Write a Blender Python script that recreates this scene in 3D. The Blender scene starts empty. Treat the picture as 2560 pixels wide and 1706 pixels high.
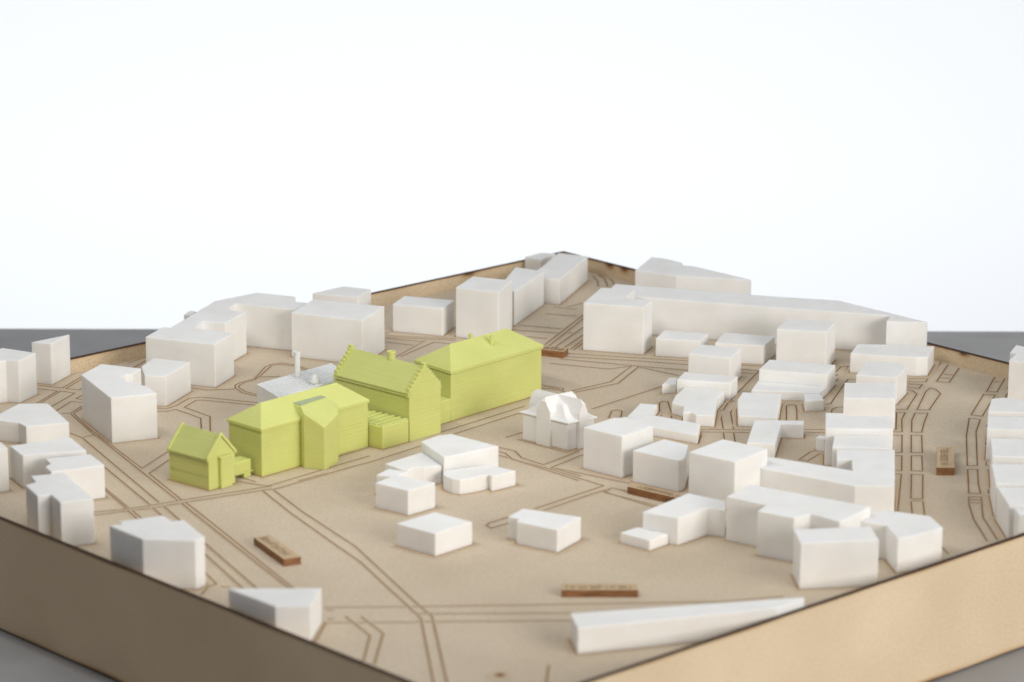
import bpy, bmesh, math, random
from mathutils import Vector, Matrix
random.seed(7)
scene = bpy.context.scene

# ------------------------------------------------------------------ camera
W0, H0, FPX = 2560.0, 1706.0, 8289.5
YAW, PITCH, ROLL = 0.74996, 0.26243, 0.00344
CAM = Vector((-0.878934, -0.956574, 0.571026))
_cy, _sy, _cp, _sp = math.cos(YAW), math.sin(YAW), math.cos(PITCH), math.sin(PITCH)
FWD = Vector((_sy*_cp, _cy*_cp, -_sp))
_r0 = Vector((_cy, -_sy, 0)); _u0 = _r0.cross(FWD)
RIGHT = _r0*math.cos(ROLL) + _u0*math.sin(ROLL)
UP = -_r0*math.sin(ROLL) + _u0*math.cos(ROLL)
cd = bpy.data.cameras.new('camera'); cam = bpy.data.objects.new('camera', cd)
scene.collection.objects.link(cam); scene.camera = cam
cd.sensor_fit = 'HORIZONTAL'; cd.sensor_width = 36.0; cd.lens = 36.0*FPX/W0
cd.clip_start = 0.05; cd.clip_end = 50
m = Matrix((RIGHT, UP, -FWD)).transposed().to_4x4(); m.translation = CAM; cam.matrix_world = m
cd.dof.use_dof = True; cd.dof.focus_distance = 1.875; cd.dof.aperture_fstop = 11.5; cd.dof.aperture_blades = 0

# ------------------------------------------------------------------ light
world = bpy.data.worlds.new('World'); scene.world = world; world.use_nodes = True
bg = world.node_tree.nodes['Background']; bg.inputs[0].default_value = (0.96, 0.97, 1.0, 1); bg.inputs[1].default_value = 0.17

def area(name, loc, target, sx, sy, power, col):
    l = bpy.data.lights.new(name, 'AREA'); l.shape = 'RECTANGLE'; l.size = sx; l.size_y = sy
    l.energy = power; l.color = col
    o = bpy.data.objects.new(name, l); scene.collection.objects.link(o); o.location = loc
    o.rotation_euler = (Vector(target)-Vector(loc)).to_track_quat('-Z', 'Y').to_euler()
    return o
RH = Vector((_cy, -_sy, 0)); FH = Vector((_sy, _cy, 0))        # camera right / forward on the table
MID = Vector((0.30, 0.30, 0.05))
area('front_softbox', MID - FH*2.65 + RH*2.05 + Vector((0, 0, 0.95)), MID, 1.6, 1.0, 63, (1.0, 0.95, 0.89))
area('key_softbox', MID + RH*1.4 - FH*0.7 + Vector((0, 0, 0.85)), MID, 0.8, 0.8, 7.5, (0.94, 0.98, 1.0))
sl_ = area('added_side_fill', (0.03, 0.29, 0.43), (0.50, 0.30, 0.06), 0.5, 0.05, 0.72, (1.0, 0.98, 0.95)); sl_.data.spread = math.radians(145)  # added fill light, unseen, brightening the left-facing walls inside the tray
area('ceiling_window', MID + FH*0.2 + Vector((0, 0, 1.8)), MID, 1.6, 1.2, 8.5, (0.86, 0.93, 1.0))
area('added_backdrop_light', MID + FH*0.95 - RH*0.25 + Vector((0, 0, -0.62)), MID + FH*2.2 - RH*0.2 + Vector((0, 0, 0.10)), 3.2, 0.4, 25.5, (0.905, 0.952, 1.0))  # added unseen light below the table edge, only to whiten the backdrop
vs = scene.view_settings
vs.view_transform = 'Standard'; vs.look = 'None'; vs.exposure = 0.0; vs.gamma = 1.0; vs.use_curve_mapping = False
scene.render.engine = 'CYCLES'

# ------------------------------------------------------------------ pixel -> place
FLOOR = 0.050874            # top of the engraved board above the table
def ray(px, py):
    return RIGHT*((px-W0/2)/FPX) + UP*((H0/2-py)/FPX) + FWD
def onz(px, py, z):
    d = ray(px, py); return CAM + d*((z-CAM.z)/d.z)
def ground(px, py): return onz(px, py, FLOOR)
def proj(p):
    q = p-CAM; w = q.dot(FWD)
    return W0/2+FPX*q.dot(RIGHT)/w, H0/2-FPX*q.dot(UP)/w
REG = {'S': (0, 0, 1), 'A': (0, 800, 3.6766), 'B': (320, 640, 3.6766), 'C': (900, 600, 3.6766), 'D': (400, 800, 3.6766),
       'E': (800, 780, 3.6766), 'F': (1400, 600, 3.6766), 'G': (1920, 700, 3.6766), 'H': (1280, 920, 3.6766),
       'I': (1920, 1000, 3.6766), 'J': (1280, 1180, 2.981), 'K': (1920, 1280, 3.6766), 'L': (800, 1060, 3.6766),
       'M': (0, 1080, 3.6766), 'N': (400, 1280, 3.6766), 'O': (900, 1280, 3.6766), 'Q': (0, 1280, 3.6766),
       'r1': (1780, 1180, 5.6), 'r2': (2360, 840, 5.805), 'r3': (2360, 1090, 5.805), 'r4': (1530, 1200, 7.353),
       'r5': (1290, 960, 9.224), 'r6': (410, 1040, 7.842), 'r7': (640, 860, 9.8), 'r8': (820, 850, 7.467),
       's1': (1330, 840, 21.39), 's2': (620, 1320, 15.68), 's3': (1550, 1190, 15.69), 's4': (2320, 1100, 15.68), 's5': (1380, 1440, 10.23)}
def px(reg, x, y):
    ox, oy, s = REG[reg]; return ox+x/s, oy+y/s
def G(reg, x, y): return ground(*px(reg, x, y))
def hgt(reg, yt, xb, yb):
    """height of a vertical edge whose foot is (xb, yb) and whose top shows at yt"""
    g = G(reg, xb, yb); t = px(reg, 0, yt)[1]
    lo, hi = 0.0, 0.12
    for _ in range(40):
        h = (lo+hi)/2
        if proj(g+Vector((0, 0, h)))[1] > t: lo = h
        else: hi = h
    return lo
def T(reg, x, y, h): return onz(*px(reg, x, y), FLOOR+h)

# ------------------------------------------------------------------ materials
def newmat(name):
    m = bpy.data.materials.new(name); m.use_nodes = True
    nt = m.node_tree; return m, nt, nt.nodes, nt.links, nt.nodes['Principled BSDF']
def N(nodes, typ, **kw):
    n = nodes.new(typ)
    for k, v in kw.items(): setattr(n, k, v)
    return n
def ramp(nodes, stops):
    r = nodes.new('ShaderNodeValToRGB'); e = r.color_ramp.elements
    while len(e) > 1: e.remove(e[-1])
    e[0].position = stops[0][0]; e[0].color = (*stops[0][1], 1)
    for p, c in stops[1:]:
        q = e.new(p); q.color = (*c, 1)
    return r

def wood_material(name, gain):
    m, nt, n, l, b = newmat(name)
    geo = N(n, 'ShaderNodeNewGeometry')
    mp = N(n, 'ShaderNodeMapping'); l.new(geo.outputs['Position'], mp.inputs[0]); mp.inputs['Scale'].default_value = (900, 1200, 900)
    n1 = N(n, 'ShaderNodeTexNoise'); n1.inputs['Scale'].default_value = 1.0; n1.inputs['Detail'].default_value = 6; n1.inputs['Roughness'].default_value = .7
    l.new(mp.outputs[0], n1.inputs[0])
    n2 = N(n, 'ShaderNodeTexNoise'); n2.inputs['Scale'].default_value = 13; n2.inputs['Detail'].default_value = 5
    l.new(geo.outputs['Position'], n2.inputs[0])
    r1 = ramp(n, [(.28, tuple(g*k for g, k in zip(gain, (.48, .385, .275)))), (.5, tuple(g*k for g, k in zip(gain, (.63, .525, .395)))), (.74, tuple(g*k for g, k in zip(gain, (.74, .63, .49))))]); l.new(n1.outputs[0], r1.inputs[0])
    r2 = ramp(n, [(.3, (.86, .84, .81)), (.7, (1.0, 1.0, 1.0))]); l.new(n2.outputs[0], r2.inputs[0])
    mix = N(n, 'ShaderNodeMixRGB', blend_type='MULTIPLY'); mix.inputs[0].default_value = 1
    l.new(r1.outputs[0], mix.inputs[1]); l.new(r2.outputs[0], mix.inputs[2])
    at = N(n, 'ShaderNodeAttribute', attribute_name='burn')
    n3 = N(n, 'ShaderNodeTexNoise'); n3.inputs['Scale'].default_value = 900; n3.inputs['Detail'].default_value = 3; l.new(geo.outputs['Position'], n3.inputs[0])
    j = N(n, 'ShaderNodeMath', operation='MULTIPLY_ADD'); l.new(n3.outputs[0], j.inputs[0]); j.inputs[1].default_value = .7; j.inputs[2].default_value = .65
    bu = N(n, 'ShaderNodeMath', operation='MULTIPLY', use_clamp=True); l.new(at.outputs['Fac'], bu.inputs[0]); l.new(j.outputs[0], bu.inputs[1])
    rc = ramp(n, [(0, (.58, .40, .22)), (.35, (.42, .24, .10)), (.7, (.13, .062, .028)), (1, (.030, .019, .013))]); l.new(bu.outputs[0], rc.inputs[0])
    fm = ramp(n, [(0, (0, 0, 0)), (.4, (.8, .8, .8)), (.7, (1, 1, 1))]); l.new(bu.outputs[0], fm.inputs[0])
    mx = N(n, 'ShaderNodeMixRGB'); l.new(fm.outputs[0], mx.inputs[0]); l.new(mix.outputs[0], mx.inputs[1]); l.new(rc.outputs[0], mx.inputs[2])
    l.new(mx.outputs[0], b.inputs['Base Color'])
    b.inputs['Roughness'].default_value = .78; b.inputs['Specular IOR Level'].default_value = .25
    bp = N(n, 'ShaderNodeBump'); bp.inputs['Strength'].default_value = .25; bp.inputs['Distance'].default_value = .0006
    l.new(n1.outputs[0], bp.inputs['Height']); l.new(bp.outputs[0], b.inputs['Normal'])
    return m

def print_material(name, c0, c1, sss, layer_strength, top_strength, rough=.5):
    """3D-printed plastic: layer lines on the walls, fine infill strokes on the tops"""
    m, nt, n, l, b = newmat(name)
    geo = N(n, 'ShaderNodeNewGeometry')
    oi = N(n, 'ShaderNodeObjectInfo')
    nb = N(n, 'ShaderNodeTexNoise'); nb.inputs['Scale'].default_value = 60; nb.inputs['Detail'].default_value = 4; l.new(geo.outputs['Position'], nb.inputs[0])
    rc = ramp(n, [(.3, c0), (.7, c1)]); l.new(nb.outputs[0], rc.inputs[0])
    l.new(rc.outputs[0], b.inputs['Base Color'])
    b.inputs['Roughness'].default_value = rough; b.inputs['Specular IOR Level'].default_value = .35
    if sss:
        b.inputs['Subsurface Weight'].default_value = sss; b.inputs['Subsurface Radius'].default_value = (1.0, .8, .6); b.inputs['Subsurface Scale'].default_value = .003
    # layers: noise squeezed to thin horizontal sheets
    mp = N(n, 'ShaderNodeMapping'); mp.inputs['Scale'].default_value = (25, 25, 1500); l.new(geo.outputs['Position'], mp.inputs[0])
    nl = N(n, 'ShaderNodeTexNoise'); nl.inputs['Scale'].default_value = 1; nl.inputs['Detail'].default_value = 3; l.new(mp.outputs[0], nl.inputs[0])
    # infill strokes on the tops
    mt = N(n, 'ShaderNodeMapping'); mt.inputs['Rotation'].default_value = (0, 0, .9); mt.inputs['Scale'].default_value = (1500, 260, 60); l.new(geo.outputs['Position'], mt.inputs[0])
    ntp = N(n, 'ShaderNodeTexNoise'); ntp.inputs['Scale'].default_value = 1; ntp.inputs['Detail'].default_value = 3; l.new(mt.outputs[0], ntp.inputs[0])
    sx = N(n, 'ShaderNodeSeparateXYZ'); l.new(geo.outputs['True Normal'], sx.inputs[0])
    up = N(n, 'ShaderNodeMath', operation='GREATER_THAN'); l.new(sx.outputs['Z'], up.inputs[0]); up.inputs[1].default_value = .95
    mh = N(n, 'ShaderNodeMix', data_type='FLOAT'); l.new(up.outputs[0], mh.inputs[0]); l.new(nl.outputs[0], mh.inputs[2]); l.new(ntp.outputs[0], mh.inputs[3])
    ms = N(n, 'ShaderNodeMix', data_type='FLOAT'); l.new(up.outputs[0], ms.inputs[0]); ms.inputs[2].default_value = layer_strength; ms.inputs[3].default_value = top_strength
    bp = N(n, 'ShaderNodeBump'); bp.inputs['Distance'].default_value = .0004
    l.new(ms.outputs[0], bp.inputs['Strength']); l.new(mh.outputs[0], bp.inputs['Height']); l.new(bp.outputs[0], b.inputs['Normal'])
    return m

def plain(name, col, rough=.8, noise=0.0, scale=40):
    m, nt, n, l, b = newmat(name)
    b.inputs['Base Color'].default_value = (*col, 1); b.inputs['Roughness'].default_value = rough
    if noise:
        tc = N(n, 'ShaderNodeNewGeometry'); nz = N(n, 'ShaderNodeTexNoise'); nz.inputs['Scale'].default_value = scale; nz.inputs['Detail'].default_value = 7
        l.new(tc.outputs['Position'], nz.inputs[0])
        r = ramp(n, [(.3, tuple(c*(1-noise) for c in col)), (.7, tuple(c*(1+noise) for c in col))]); l.new(nz.outputs[0], r.inputs[0]); l.new(r.outputs[0], b.inputs['Base Color'])
    return m
def charred_material():
    m, nt, n, l, b = newmat('laser_burnt_edge')
    geo = N(n, 'ShaderNodeNewGeometry'); mp = N(n, 'ShaderNodeMapping'); mp.inputs['Scale'].default_value = (120, 120, 900); l.new(geo.outputs['Position'], mp.inputs[0])
    nz = N(n, 'ShaderNodeTexNoise'); nz.inputs['Scale'].default_value = 1; nz.inputs['Detail'].default_value = 4; l.new(mp.outputs[0], nz.inputs[0])
    r = ramp(n, [(.3, (.14, .058, .020)), (.7, (.34, .155, .055))]); l.new(nz.outputs[0], r.inputs[0]); l.new(r.outputs[0], b.inputs['Base Color'])
    b.inputs['Roughness'].default_value = .6
    return m

WOOD = wood_material('engraved_board', (1, 1, 1))
BARTOP = wood_material('scorched_bar_top', (.90, .80, .66))
PANEL = wood_material('side_board', (1.18, 1.14, 1.05))
WHITE = print_material('white_print', (.83, .815, .785), (.89, .88, .86), .5, .22, .8)
WHITE_SOLID = print_material('white_print_dense', (.80, .785, .76), (.84, .825, .80), 0, .2, .5)
GREEN = print_material('lime_print', (.60, .625, .20), (.64, .66, .23), .45, .55, .35, .42)
GLASS = print_material('pale_green_print', (.36, .42, .24), (.42, .47, .29), .2, .2, .3)
PEARL = print_material('translucent_print', (.76, .76, .745), (.82, .82, .80), .3, .2, .3, .35)
CHAR = charred_material()
TABLE = plain('grey_table', (.345, .34, .34), .7, .07, 30)
BACK = plain('white_backdrop_paper', (.88, .885, .89), .9)
PLINTH = plain('dark_base', (.10, .085, .065), .8, .2, 100)
INK = plain('engraving_brown', (.115, .058, .026), .8, .3, 800)

# ------------------------------------------------------------------ mesh helpers
COL = scene.collection
def link(name, me, parent=None, mats=()):
    o = bpy.data.objects.new(name, me); COL.objects.link(o)
    for mm in mats: me.materials.append(mm)
    if parent is not None: o.parent = parent; o.matrix_parent_inverse = Matrix.Identity(4); o.location = -abs_loc(parent)
    return o
def abs_loc(o):
    v = Vector(o.location)
    if o.parent: v += abs_loc(o.parent)
    return v
def empty(name, loc):
    o = bpy.data.objects.new(name, None); o.empty_display_size = .01; COL.objects.link(o); o.location = loc; return o
def tag(o, label, cat, group=None):
    o['label'] = label; o['category'] = cat
    if group: o['group'] = group
    return o
def bm_mesh(bm, name, smooth=False):
    bmesh.ops.recalc_face_normals(bm, faces=bm.faces[:])
    me = bpy.data.meshes.new(name); bm.to_mesh(me); bm.free()
    if smooth:
        for p in me.polygons: p.use_smooth = True
    return me
def round_edges(bm, w, seg=2, zmin=None):
    ed = []
    for e in bm.edges:
        if len(e.link_faces) == 2 and e.calc_face_angle(0) > .3:
            if zmin is not None and all(v.co.z < zmin for v in e.verts): continue
            ed.append(e)
    if ed: bmesh.ops.bevel(bm, geom=ed, offset=w, segments=seg, profile=.5, affect='EDGES', clamp_overlap=True)
def prism_bm(pts, z0, z1, bevel=.00026):
    """pts: plan polygon (x, y); z1 a number or a list of heights"""
    bm = bmesh.new(); k = len(pts)
    zt = z1 if isinstance(z1, (list, tuple)) else [z1]*k
    lo = [bm.verts.new((p[0], p[1], z0)) for p in pts]; hi = [bm.verts.new((p[0], p[1], z)) for p, z in zip(pts, zt)]
    bm.faces.new(lo[::-1]); bm.faces.new(hi)
    for i in range(k): bm.faces.new((lo[i], lo[(i+1) % k], hi[(i+1) % k], hi[i]))
    bmesh.ops.recalc_face_normals(bm, faces=bm.faces[:])
    if bevel: round_edges(bm, bevel, 2, z0+.0002)
    return bm
def shift(me, v):
    me.transform(Matrix.Translation(-v))
def solid(name, faces, verts, mat, parent=None, bevel=.0003):
    bm = bmesh.new(); vv = [bm.verts.new(v) for v in verts]
    for f in faces: bm.faces.new([vv[i] for i in f])
    bmesh.ops.recalc_face_normals(bm, faces=bm.faces[:])
    if bevel: round_edges(bm, bevel, 2)
    return link(name, bm_mesh(bm, name), parent, [mat])

FOOT = []                      # outlines that are cut into the board around the models
def ccw(p):
    a = sum(p[i][0]*p[(i+1) % len(p)][1]-p[(i+1) % len(p)][0]*p[i][1] for i in range(len(p)))
    return p if a > 0 else p[::-1]
def clip(P):
    for ax, lim, sg in ((0, .0033, 1), (0, .6-.0033, -1), (1, .0033, 1), (1, .58152-.0033, -1)):
        out = []
        for i in range(len(P)):
            a, b = P[i-1], P[i]; da, db = (a[ax]-lim)*sg, (b[ax]-lim)*sg
            if (da > 0) != (db > 0):
                t = da/(da-db); out.append((a[0]+(b[0]-a[0])*t, a[1]+(b[1]-a[1])*t))
            if db > 0: out.append(b)
        P = out
    return P
def block(name, label, reg, poly, edge, group='white printed blocks', mat=WHITE, cat='model building', foot=True):
    """flat-roofed block: roof outline traced on the plane of its height; edge = (y_top, x_foot, y_foot)"""
    h = edge if isinstance(edge, float) else hgt(reg if len(edge) == 3 else edge[3], *edge[:3])
    while True:            # a block whose foot is hidden grows until it stands inside the tray
        P = []
        for q in poly:
            v = T(reg, q[0], q[1], h) if len(q) == 2 else T(q[2], q[0], q[1], h)
            P.append((v.x, v.y))
        if isinstance(edge, float) or max(q[0] for q in P) < .5975 and max(q[1] for q in P) < .5790 or h > .045: break
        h += .0004
    P = clip(ccw(P))
    cx = sum(p[0] for p in P)/len(P); cy = sum(p[1] for p in P)/len(P)
    base = Vector((cx, cy, FLOOR))
    me = bm_mesh(prism_bm(P, FLOOR, FLOOR+h), name); shift(me, base)
    o = link(name, me, None, [mat]); o.location = base
    if label: tag(o, label, cat, group)
    if foot: FOOT.append(P)
    return o
def cluster(name, label, parts, group='white printed blocks'):
    """a stepped model: several volumes printed as one"""
    root = None
    for pn, reg, poly, edge in parts:
        o = block(pn, None, reg, poly, edge)
        if root is None:
            root = empty(name, o.location); tag(root, label, 'model building', group)
        l = Vector(o.location); o.parent = root; o.location = l-Vector(root.location)
    return root

# ------------------------------------------------------------------ setting
def structure(o): o['kind'] = 'structure'; return o
TAB_L = onz(150, 821, 0); TAB_R = onz(2450, 827.6, 0)
td = (TAB_R-TAB_L).normalized(); tn = Vector((td.y, -td.x, 0))
if tn.dot(CAM-TAB_L) < 0: tn = -tn
a = TAB_L-td*1.6; b_ = TAB_R+td*1.6; c = b_+tn*1.9; d = a+tn*1.9
me = bm_mesh(prism_bm([(v.x, v.y) for v in (a, b_, c, d)], -.03, 0.0, .0015), 'table_top')
structure(link('table_top', me, None, [TABLE]))
bp0 = MID+FH*2.2
v = [bp0-RH*3+Vector((0, 0, -1.6)), bp0+RH*3+Vector((0, 0, -1.6)), bp0+RH*3+Vector((0, 0, 2.4)), bp0-RH*3+Vector((0, 0, 2.4))]
v += [p+FH*.01 for p in v]
structure(solid('backdrop', [(0, 1, 2, 3), (4, 5, 6, 7), (0, 1, 5, 4), (1, 2, 6, 5), (2, 3, 7, 6), (3, 0, 4, 7)], v, BACK, None, 0))

# ------------------------------------------------------------------ the tray
LX, LY, HT, TH = 0.6, 0.58152, 0.05967, 0.0027
tray = empty('model_tray', (LX/2, LY/2, 0))
tag(tray, 'shallow square wooden tray with scorched rims holding the whole city model', 'tray')
def burn_attr(me, vals):
    at = me.attributes.new('burn', 'FLOAT', 'POINT')
    at.data.foreach_set('value', vals)
Z0 = .0014
def wall_panel(p0, p1, inner):
    """one side of the tray from p0 to p1 (outer face), thickness towards `inner`"""
    p0, p1, inner = Vector(p0), Vector(p1), Vector(inner)
    n = 240; rows = [(Z0, .62), (Z0+.0009, .30), (Z0+.0028, 0), (HT*.5, 0), (HT-.006, 0), (HT-.0030, .0), (HT-.0015, .07), (HT-.0005, .38), (HT, .95)]
    verts, vals, faces = [], [], []
    rnd = random.Random(int(p0.x*977+p1.y*331))
    spots = [(rnd.random(), .0022+.002*rnd.random()) for _ in range(7)]
    for side in (0, 1):
        for i in range(n+1):
            t = i/n; p = p0.lerp(p1, t)+inner*(TH if side else 0)
            wob = .7+.5*math.sin(t*43+side*2)*math.sin(t*17)
            for z, b in rows:
                s = 0
                if z > HT-.005 and side:
                    for c0, wd in spots: s = max(s, math.exp(-((t-c0)/.008)**2)*max(0, 1-(HT-z)/wd*.75))
                verts.append((p.x, p.y, z)); vals.append(min(1, max(b*wob if b < .9 else b, s*.95 if b < .9 else b)))
    R = len(rows)
    idx = lambda s, i, r: (s*(n+1)+i)*R+r
    for i in range(n):
        for r in range(R-1):
            faces.append((idx(0, i, r), idx(0, i+1, r), idx(0, i+1, r+1), idx(0, i, r+1)))
            faces.append((idx(1, i, r), idx(1, i, r+1), idx(1, i+1, r+1), idx(1, i+1, r)))
        faces.append((idx(0, i, R-1), idx(0, i+1, R-1), idx(1, i+1, R-1), idx(1, i, R-1)))
        faces.append((idx(0, i, 0), idx(1, i, 0), idx(1, i+1, 0), idx(0, i+1, 0)))
    for i in (0, n):
        for r in range(R-1): faces.append((idx(0, i, r), idx(0, i, r+1), idx(1, i, r+1), idx(1, i, r)))
    me = bpy.data.meshes.new('wall_panel'); me.from_pydata(verts, [], faces); burn_attr(me, vals)
    return link('wall_panel', me, tray, [PANEL])
wall_panel((0, 0, 0), (0, LY, 0), (1, 0, 0))
wall_panel((LX, 0, 0), (LX, LY, 0), (-1, 0, 0))
wall_panel((TH, 0, 0), (LX-TH, 0, 0), (0, 1, 0))
wall_panel((TH, LY, 0), (LX-TH, LY, 0), (0, -1, 0))
me = bm_mesh(prism_bm([(TH, TH), (LX-TH, TH), (LX-TH, LY-TH), (TH, LY-TH)], FLOOR-.003, FLOOR, 0), 'floor_board')
floor = link('floor_board', me, tray, [WOOD])
me = bm_mesh(prism_bm([(.0012, .0012), (LX-.0012, .0012), (LX-.0012, LY-.0012), (.0012, LY-.0012)], 0, Z0-.0001, 0), 'base_plate')
link('base_plate', me, tray, [PLINTH])

# engraved strips: dark core, scorched fringe that fades into the bare board
STRIP = [0]
def groove(pts, w=.00031, halo=.0011, closed=False, peak=.82, name='engraved_line', fringe=.30):
    P = [Vector((p[0], p[1], 0)) for p in pts]
    if len(P) < 2: return
    k = len(P); offs = [(-w/2-halo, 0), (-w/2-.00018, fringe), (-w/2, peak), (w/2, peak), (w/2+.00018, fringe), (w/2+halo, 0)]
    STRIP[0] += 1; z = FLOOR+.00004+.000004*(STRIP[0] % 30)
    verts, vals, faces = [], [], []
    for i in range(k):
        dirs = []
        if closed or i > 0: dirs.append((P[i]-P[i-1]).normalized())
        if closed or i < k-1: dirs.append((P[(i+1) % k]-P[i]).normalized())
        nn = Vector((0, 0, 0))
        for q in dirs: nn += Vector((-q.y, q.x, 0))
        nn.normalize(); c = max(.5, nn.dot(Vector((-dirs[0].y, dirs[0].x, 0))))
        for o, bv in offs:
            q = P[i]+nn*(o/c); verts.append((min(max(q.x, TH+.0002), LX-TH-.0002), min(max(q.y, TH+.0002), LY-TH-.0002), z+.00001*bv)); vals.append(bv)
    M_ = len(offs)
    for i in range(k if closed else k-1):
        j = (i+1) % k
        for r in range(M_-1): faces.append((i*M_+r, j*M_+r, j*M_+r+1, i*M_+r+1))
    me = bpy.data.meshes.new(name); me.from_pydata(verts, [], faces); burn_attr(me, vals)
    return link(name, me, floor, [WOOD])
def lines(reg, *polys, **kw):
    for p in polys:
        groove([ (lambda v: (v.x, v.y))(G(reg if len(q) == 2 else q[2], q[0], q[1])) for q in p], **kw)

# ------------------------------------------------------------------ white printed blocks, far left to right
block('tower_block', 'slim white wedge-shaped tower at the far left in front of the grey table', 'A', [(288, 205), (468, 222), (640, 133)], (222, 470, 578))
block('apartment_block', 'white block cut by the left picture edge beside the wedge-shaped tower', 'A', [(20, 257), (330, 304), (170, 378), (55, 372), (-170, 402), (-170, 345)], (378, 182, 745))
block('house_block', 'low white hexagonal-roofed block at the left edge behind the long low house', 'A', [(175, 770), (440, 768), (635, 945), (240, 980), (172, 945), (-100, 913)], (945, 640, 1135))
block('house_block', 'long white low block at the left with one ridge-like straight roof, behind the notched block', 'M', [(90, 128), (650, 52), (795, 172), (208, 218)], (218, 205, 520))
block('house_block', 'white block cut off by the left picture edge, level with the long low house', 'M', [(-150, 110), (10, 95), (72, 150), (-150, 176)], (150, 78, 545))
block('house_block', 'white block with two saw-tooth notches in its left side', 'M', [(415, 245), (830, 205), (960, 305), (612, 352), (470, 368), (415, 320), (468, 293)], (308, 965, 610))
block('tower_block', 'tall white L-shaped block rising behind the dark front-left tray wall', 'M', [(285, 405), (590, 375), (860, 615), (555, 650), (470, 575), (345, 590), (235, 490), (330, 460)], (617, 872, 1028))
block('apartment_block', 'white five-sided block with a chamfered corner above the front-left tray wall', 'M', [(1005, 862), (1115, 850), (1100, 822), (1495, 768), (1585, 822), (1688, 808), (1882, 965), (1795, 1000), (1310, 985)], (965, 1872, 1410))
block('corner_block', 'white wedge-shaped block nearest the front tray corner, half hidden by the left tray wall', 'N', [(625, 705), (1485, 700), (1385, 868), (1060, 868)], (868, 1400, 1190))
block('courtyard_block', 'large white block with a curved bite out of its roof, left of the green chapel', 'S', [(203, 937), (253, 910), (353, 921.7), (332.5, 936), (313, 937), (306, 943), (315, 955), (335, 954), (351, 963), (366, 965), (391.7, 983.6), (277.4, 995.8)], (995.8, 281, 1108.7))
block('house_block', 'low white box tucked between the bitten block and the tall comb-shaped block', 'A', [(1330, 514), (1522, 520), (1750, 388), (1410, 352), (1300, 428)], (520, 1525, 795))
block('comb_block', 'huge white comb-shaped block with two roof bays along the back-left tray wall', 'B', [(160, 745), (320, 655), (392, 660), (800, 415), (1190, 338), (1540, 375), (1545, 422), (1660, 434), (1540, 494), (990, 440), (915, 495), (1085, 515), (895, 618), (690, 600), (610, 668), (970, 710), (797, 815)], (815, 797, 1205))
block('shed_block', 'tiny white box peeping out behind the comb-shaped block', 'B', [(513, 540), (565, 505), (628, 510), (578, 547)], (540, 515, 592))
block('apartment_block', 'big white cube behind the thin white chimney pipe', 'B', [(1500, 522), (1705, 400), (2357, 463), (2155, 593)], (525, 1495, 930))
block('house_block', 'small white box at the back-left tray wall behind the big cube', 'B', [(1695, 345), (1975, 280), (2235, 308), (2115, 380)], (308, 2238, 452))
block('house_block', 'low white box between the big cube and the stepped terrace, behind the green roofs', 'C', [(300, 590), (410, 514), (865, 555), (760, 632)], (632, 757, 885))
cluster('terrace_block', 'white terrace with tall near end and lower tail behind the long green hall', [
    ('tall_end', 'C', [(880, 437), (1040, 335), (1402, 374), (1275, 485)], (437, 875, 892)),
    ('low_tail', 'C', [(1300, 405), (1430, 250), (1692, 290), (1418, 482)], (292, 1695, 597))])
block('bar_block', 'long white bar nearest the far tray corner', 'C', [(1566, 333), (1835, 365), (2095, 152), (1826, 120)], (365, 1825, 597))
block('shed_block', 'white block against the back-left tray wall behind the long bar', 'C', [(1515, 158), (1665, 116), (1800, 128), (1660, 182)], (158, 1513, 300))
block('wedge_block', 'broad white wedge standing behind the long wall-like block near the far corner', 'F', [(690, 282), (840, 160), (960, 168), (1122, 208), (1130, 233), (1225, 240), (1760, 368), (1070, 330)], (283, 690, 440))
cluster('wall_block', 'longest white block, a wall-like slab with a taller cube at its left end', [
    ('head_cube', 'F', [(215, 580), (380, 438), (690, 461), (600, 538), (850, 555), (770, 620)], (620, 775, 1055)),
    ('long_slab', 'F', [(470, 440), (510, 405), (0, 148, 'G'), (650, 190, 'G'), (1470, 390, 'G'), (1088, 380, 'G'), (1125, 328, 'G'), (0, 250, 'G'), (652, 517), (590, 512)], (571, 1400, 912))])
block('garage_block', 'low white box directly right of the cube end of the wall-like slab', 'F', [(880, 907), (960, 828), (1365, 862), (1292, 930)], (908, 882, 1070))
block('garage_block', 'low white box second right of the cube end, in front of the wall-like slab', 'F', [(1425, 947), (1510, 850), (1975, 890), (1872, 973)], (975, 1872, 1150))
cluster('stepped_house', 'white stepped house with a cube above a lower flat front and a tiny side wing', [
    ('upper_cube', 'F', [(1180, 1046), (1285, 960), (1670, 996), (1565, 1086)], (998, 1672, 1262)),
    ('flat_front', 'H', [(1515, 108), (1590, 35), (1625, 42), (2075, 80), (2010, 140)], (140, 2010, 300)),
    ('side_wing', 'H', [(1380, 155), (1450, 88), (1518, 92), (1505, 150)], (155, 1380, 240))])
block('house_block', 'low white flat block with a stepped front edge below the stepped house', 'H', [(1470, 322), (1500, 258), (1590, 178), (1955, 212), (1885, 290), (1858, 442), (1690, 432), (1650, 408), (1572, 405), (1580, 352)], .0064)
block('house_block', 'low white trapezoid block left of the tiny cube in the right-hand quarter', 'S', [(1844, 1000), (1857, 981), (1954, 985), (1943, 1045), (1846, 1040)], (1040, 1846.5, 1066))
block('house_block', 'flat white L-shaped block with an arm pointing right', 'S', [(1886.5, 1050.5), (2009.8, 1051.7), (2009, 1062), (1952.6, 1060.4), (1937, 1110), (1867, 1108)], (1062, 2009, 1097))
block('kiosk_block', 'tiny white cube in front of the two-tier block', 'G', [(330, 1050), (478, 1045), (515, 1106), (343, 1114)], (1107, 510, 1205))
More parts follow.
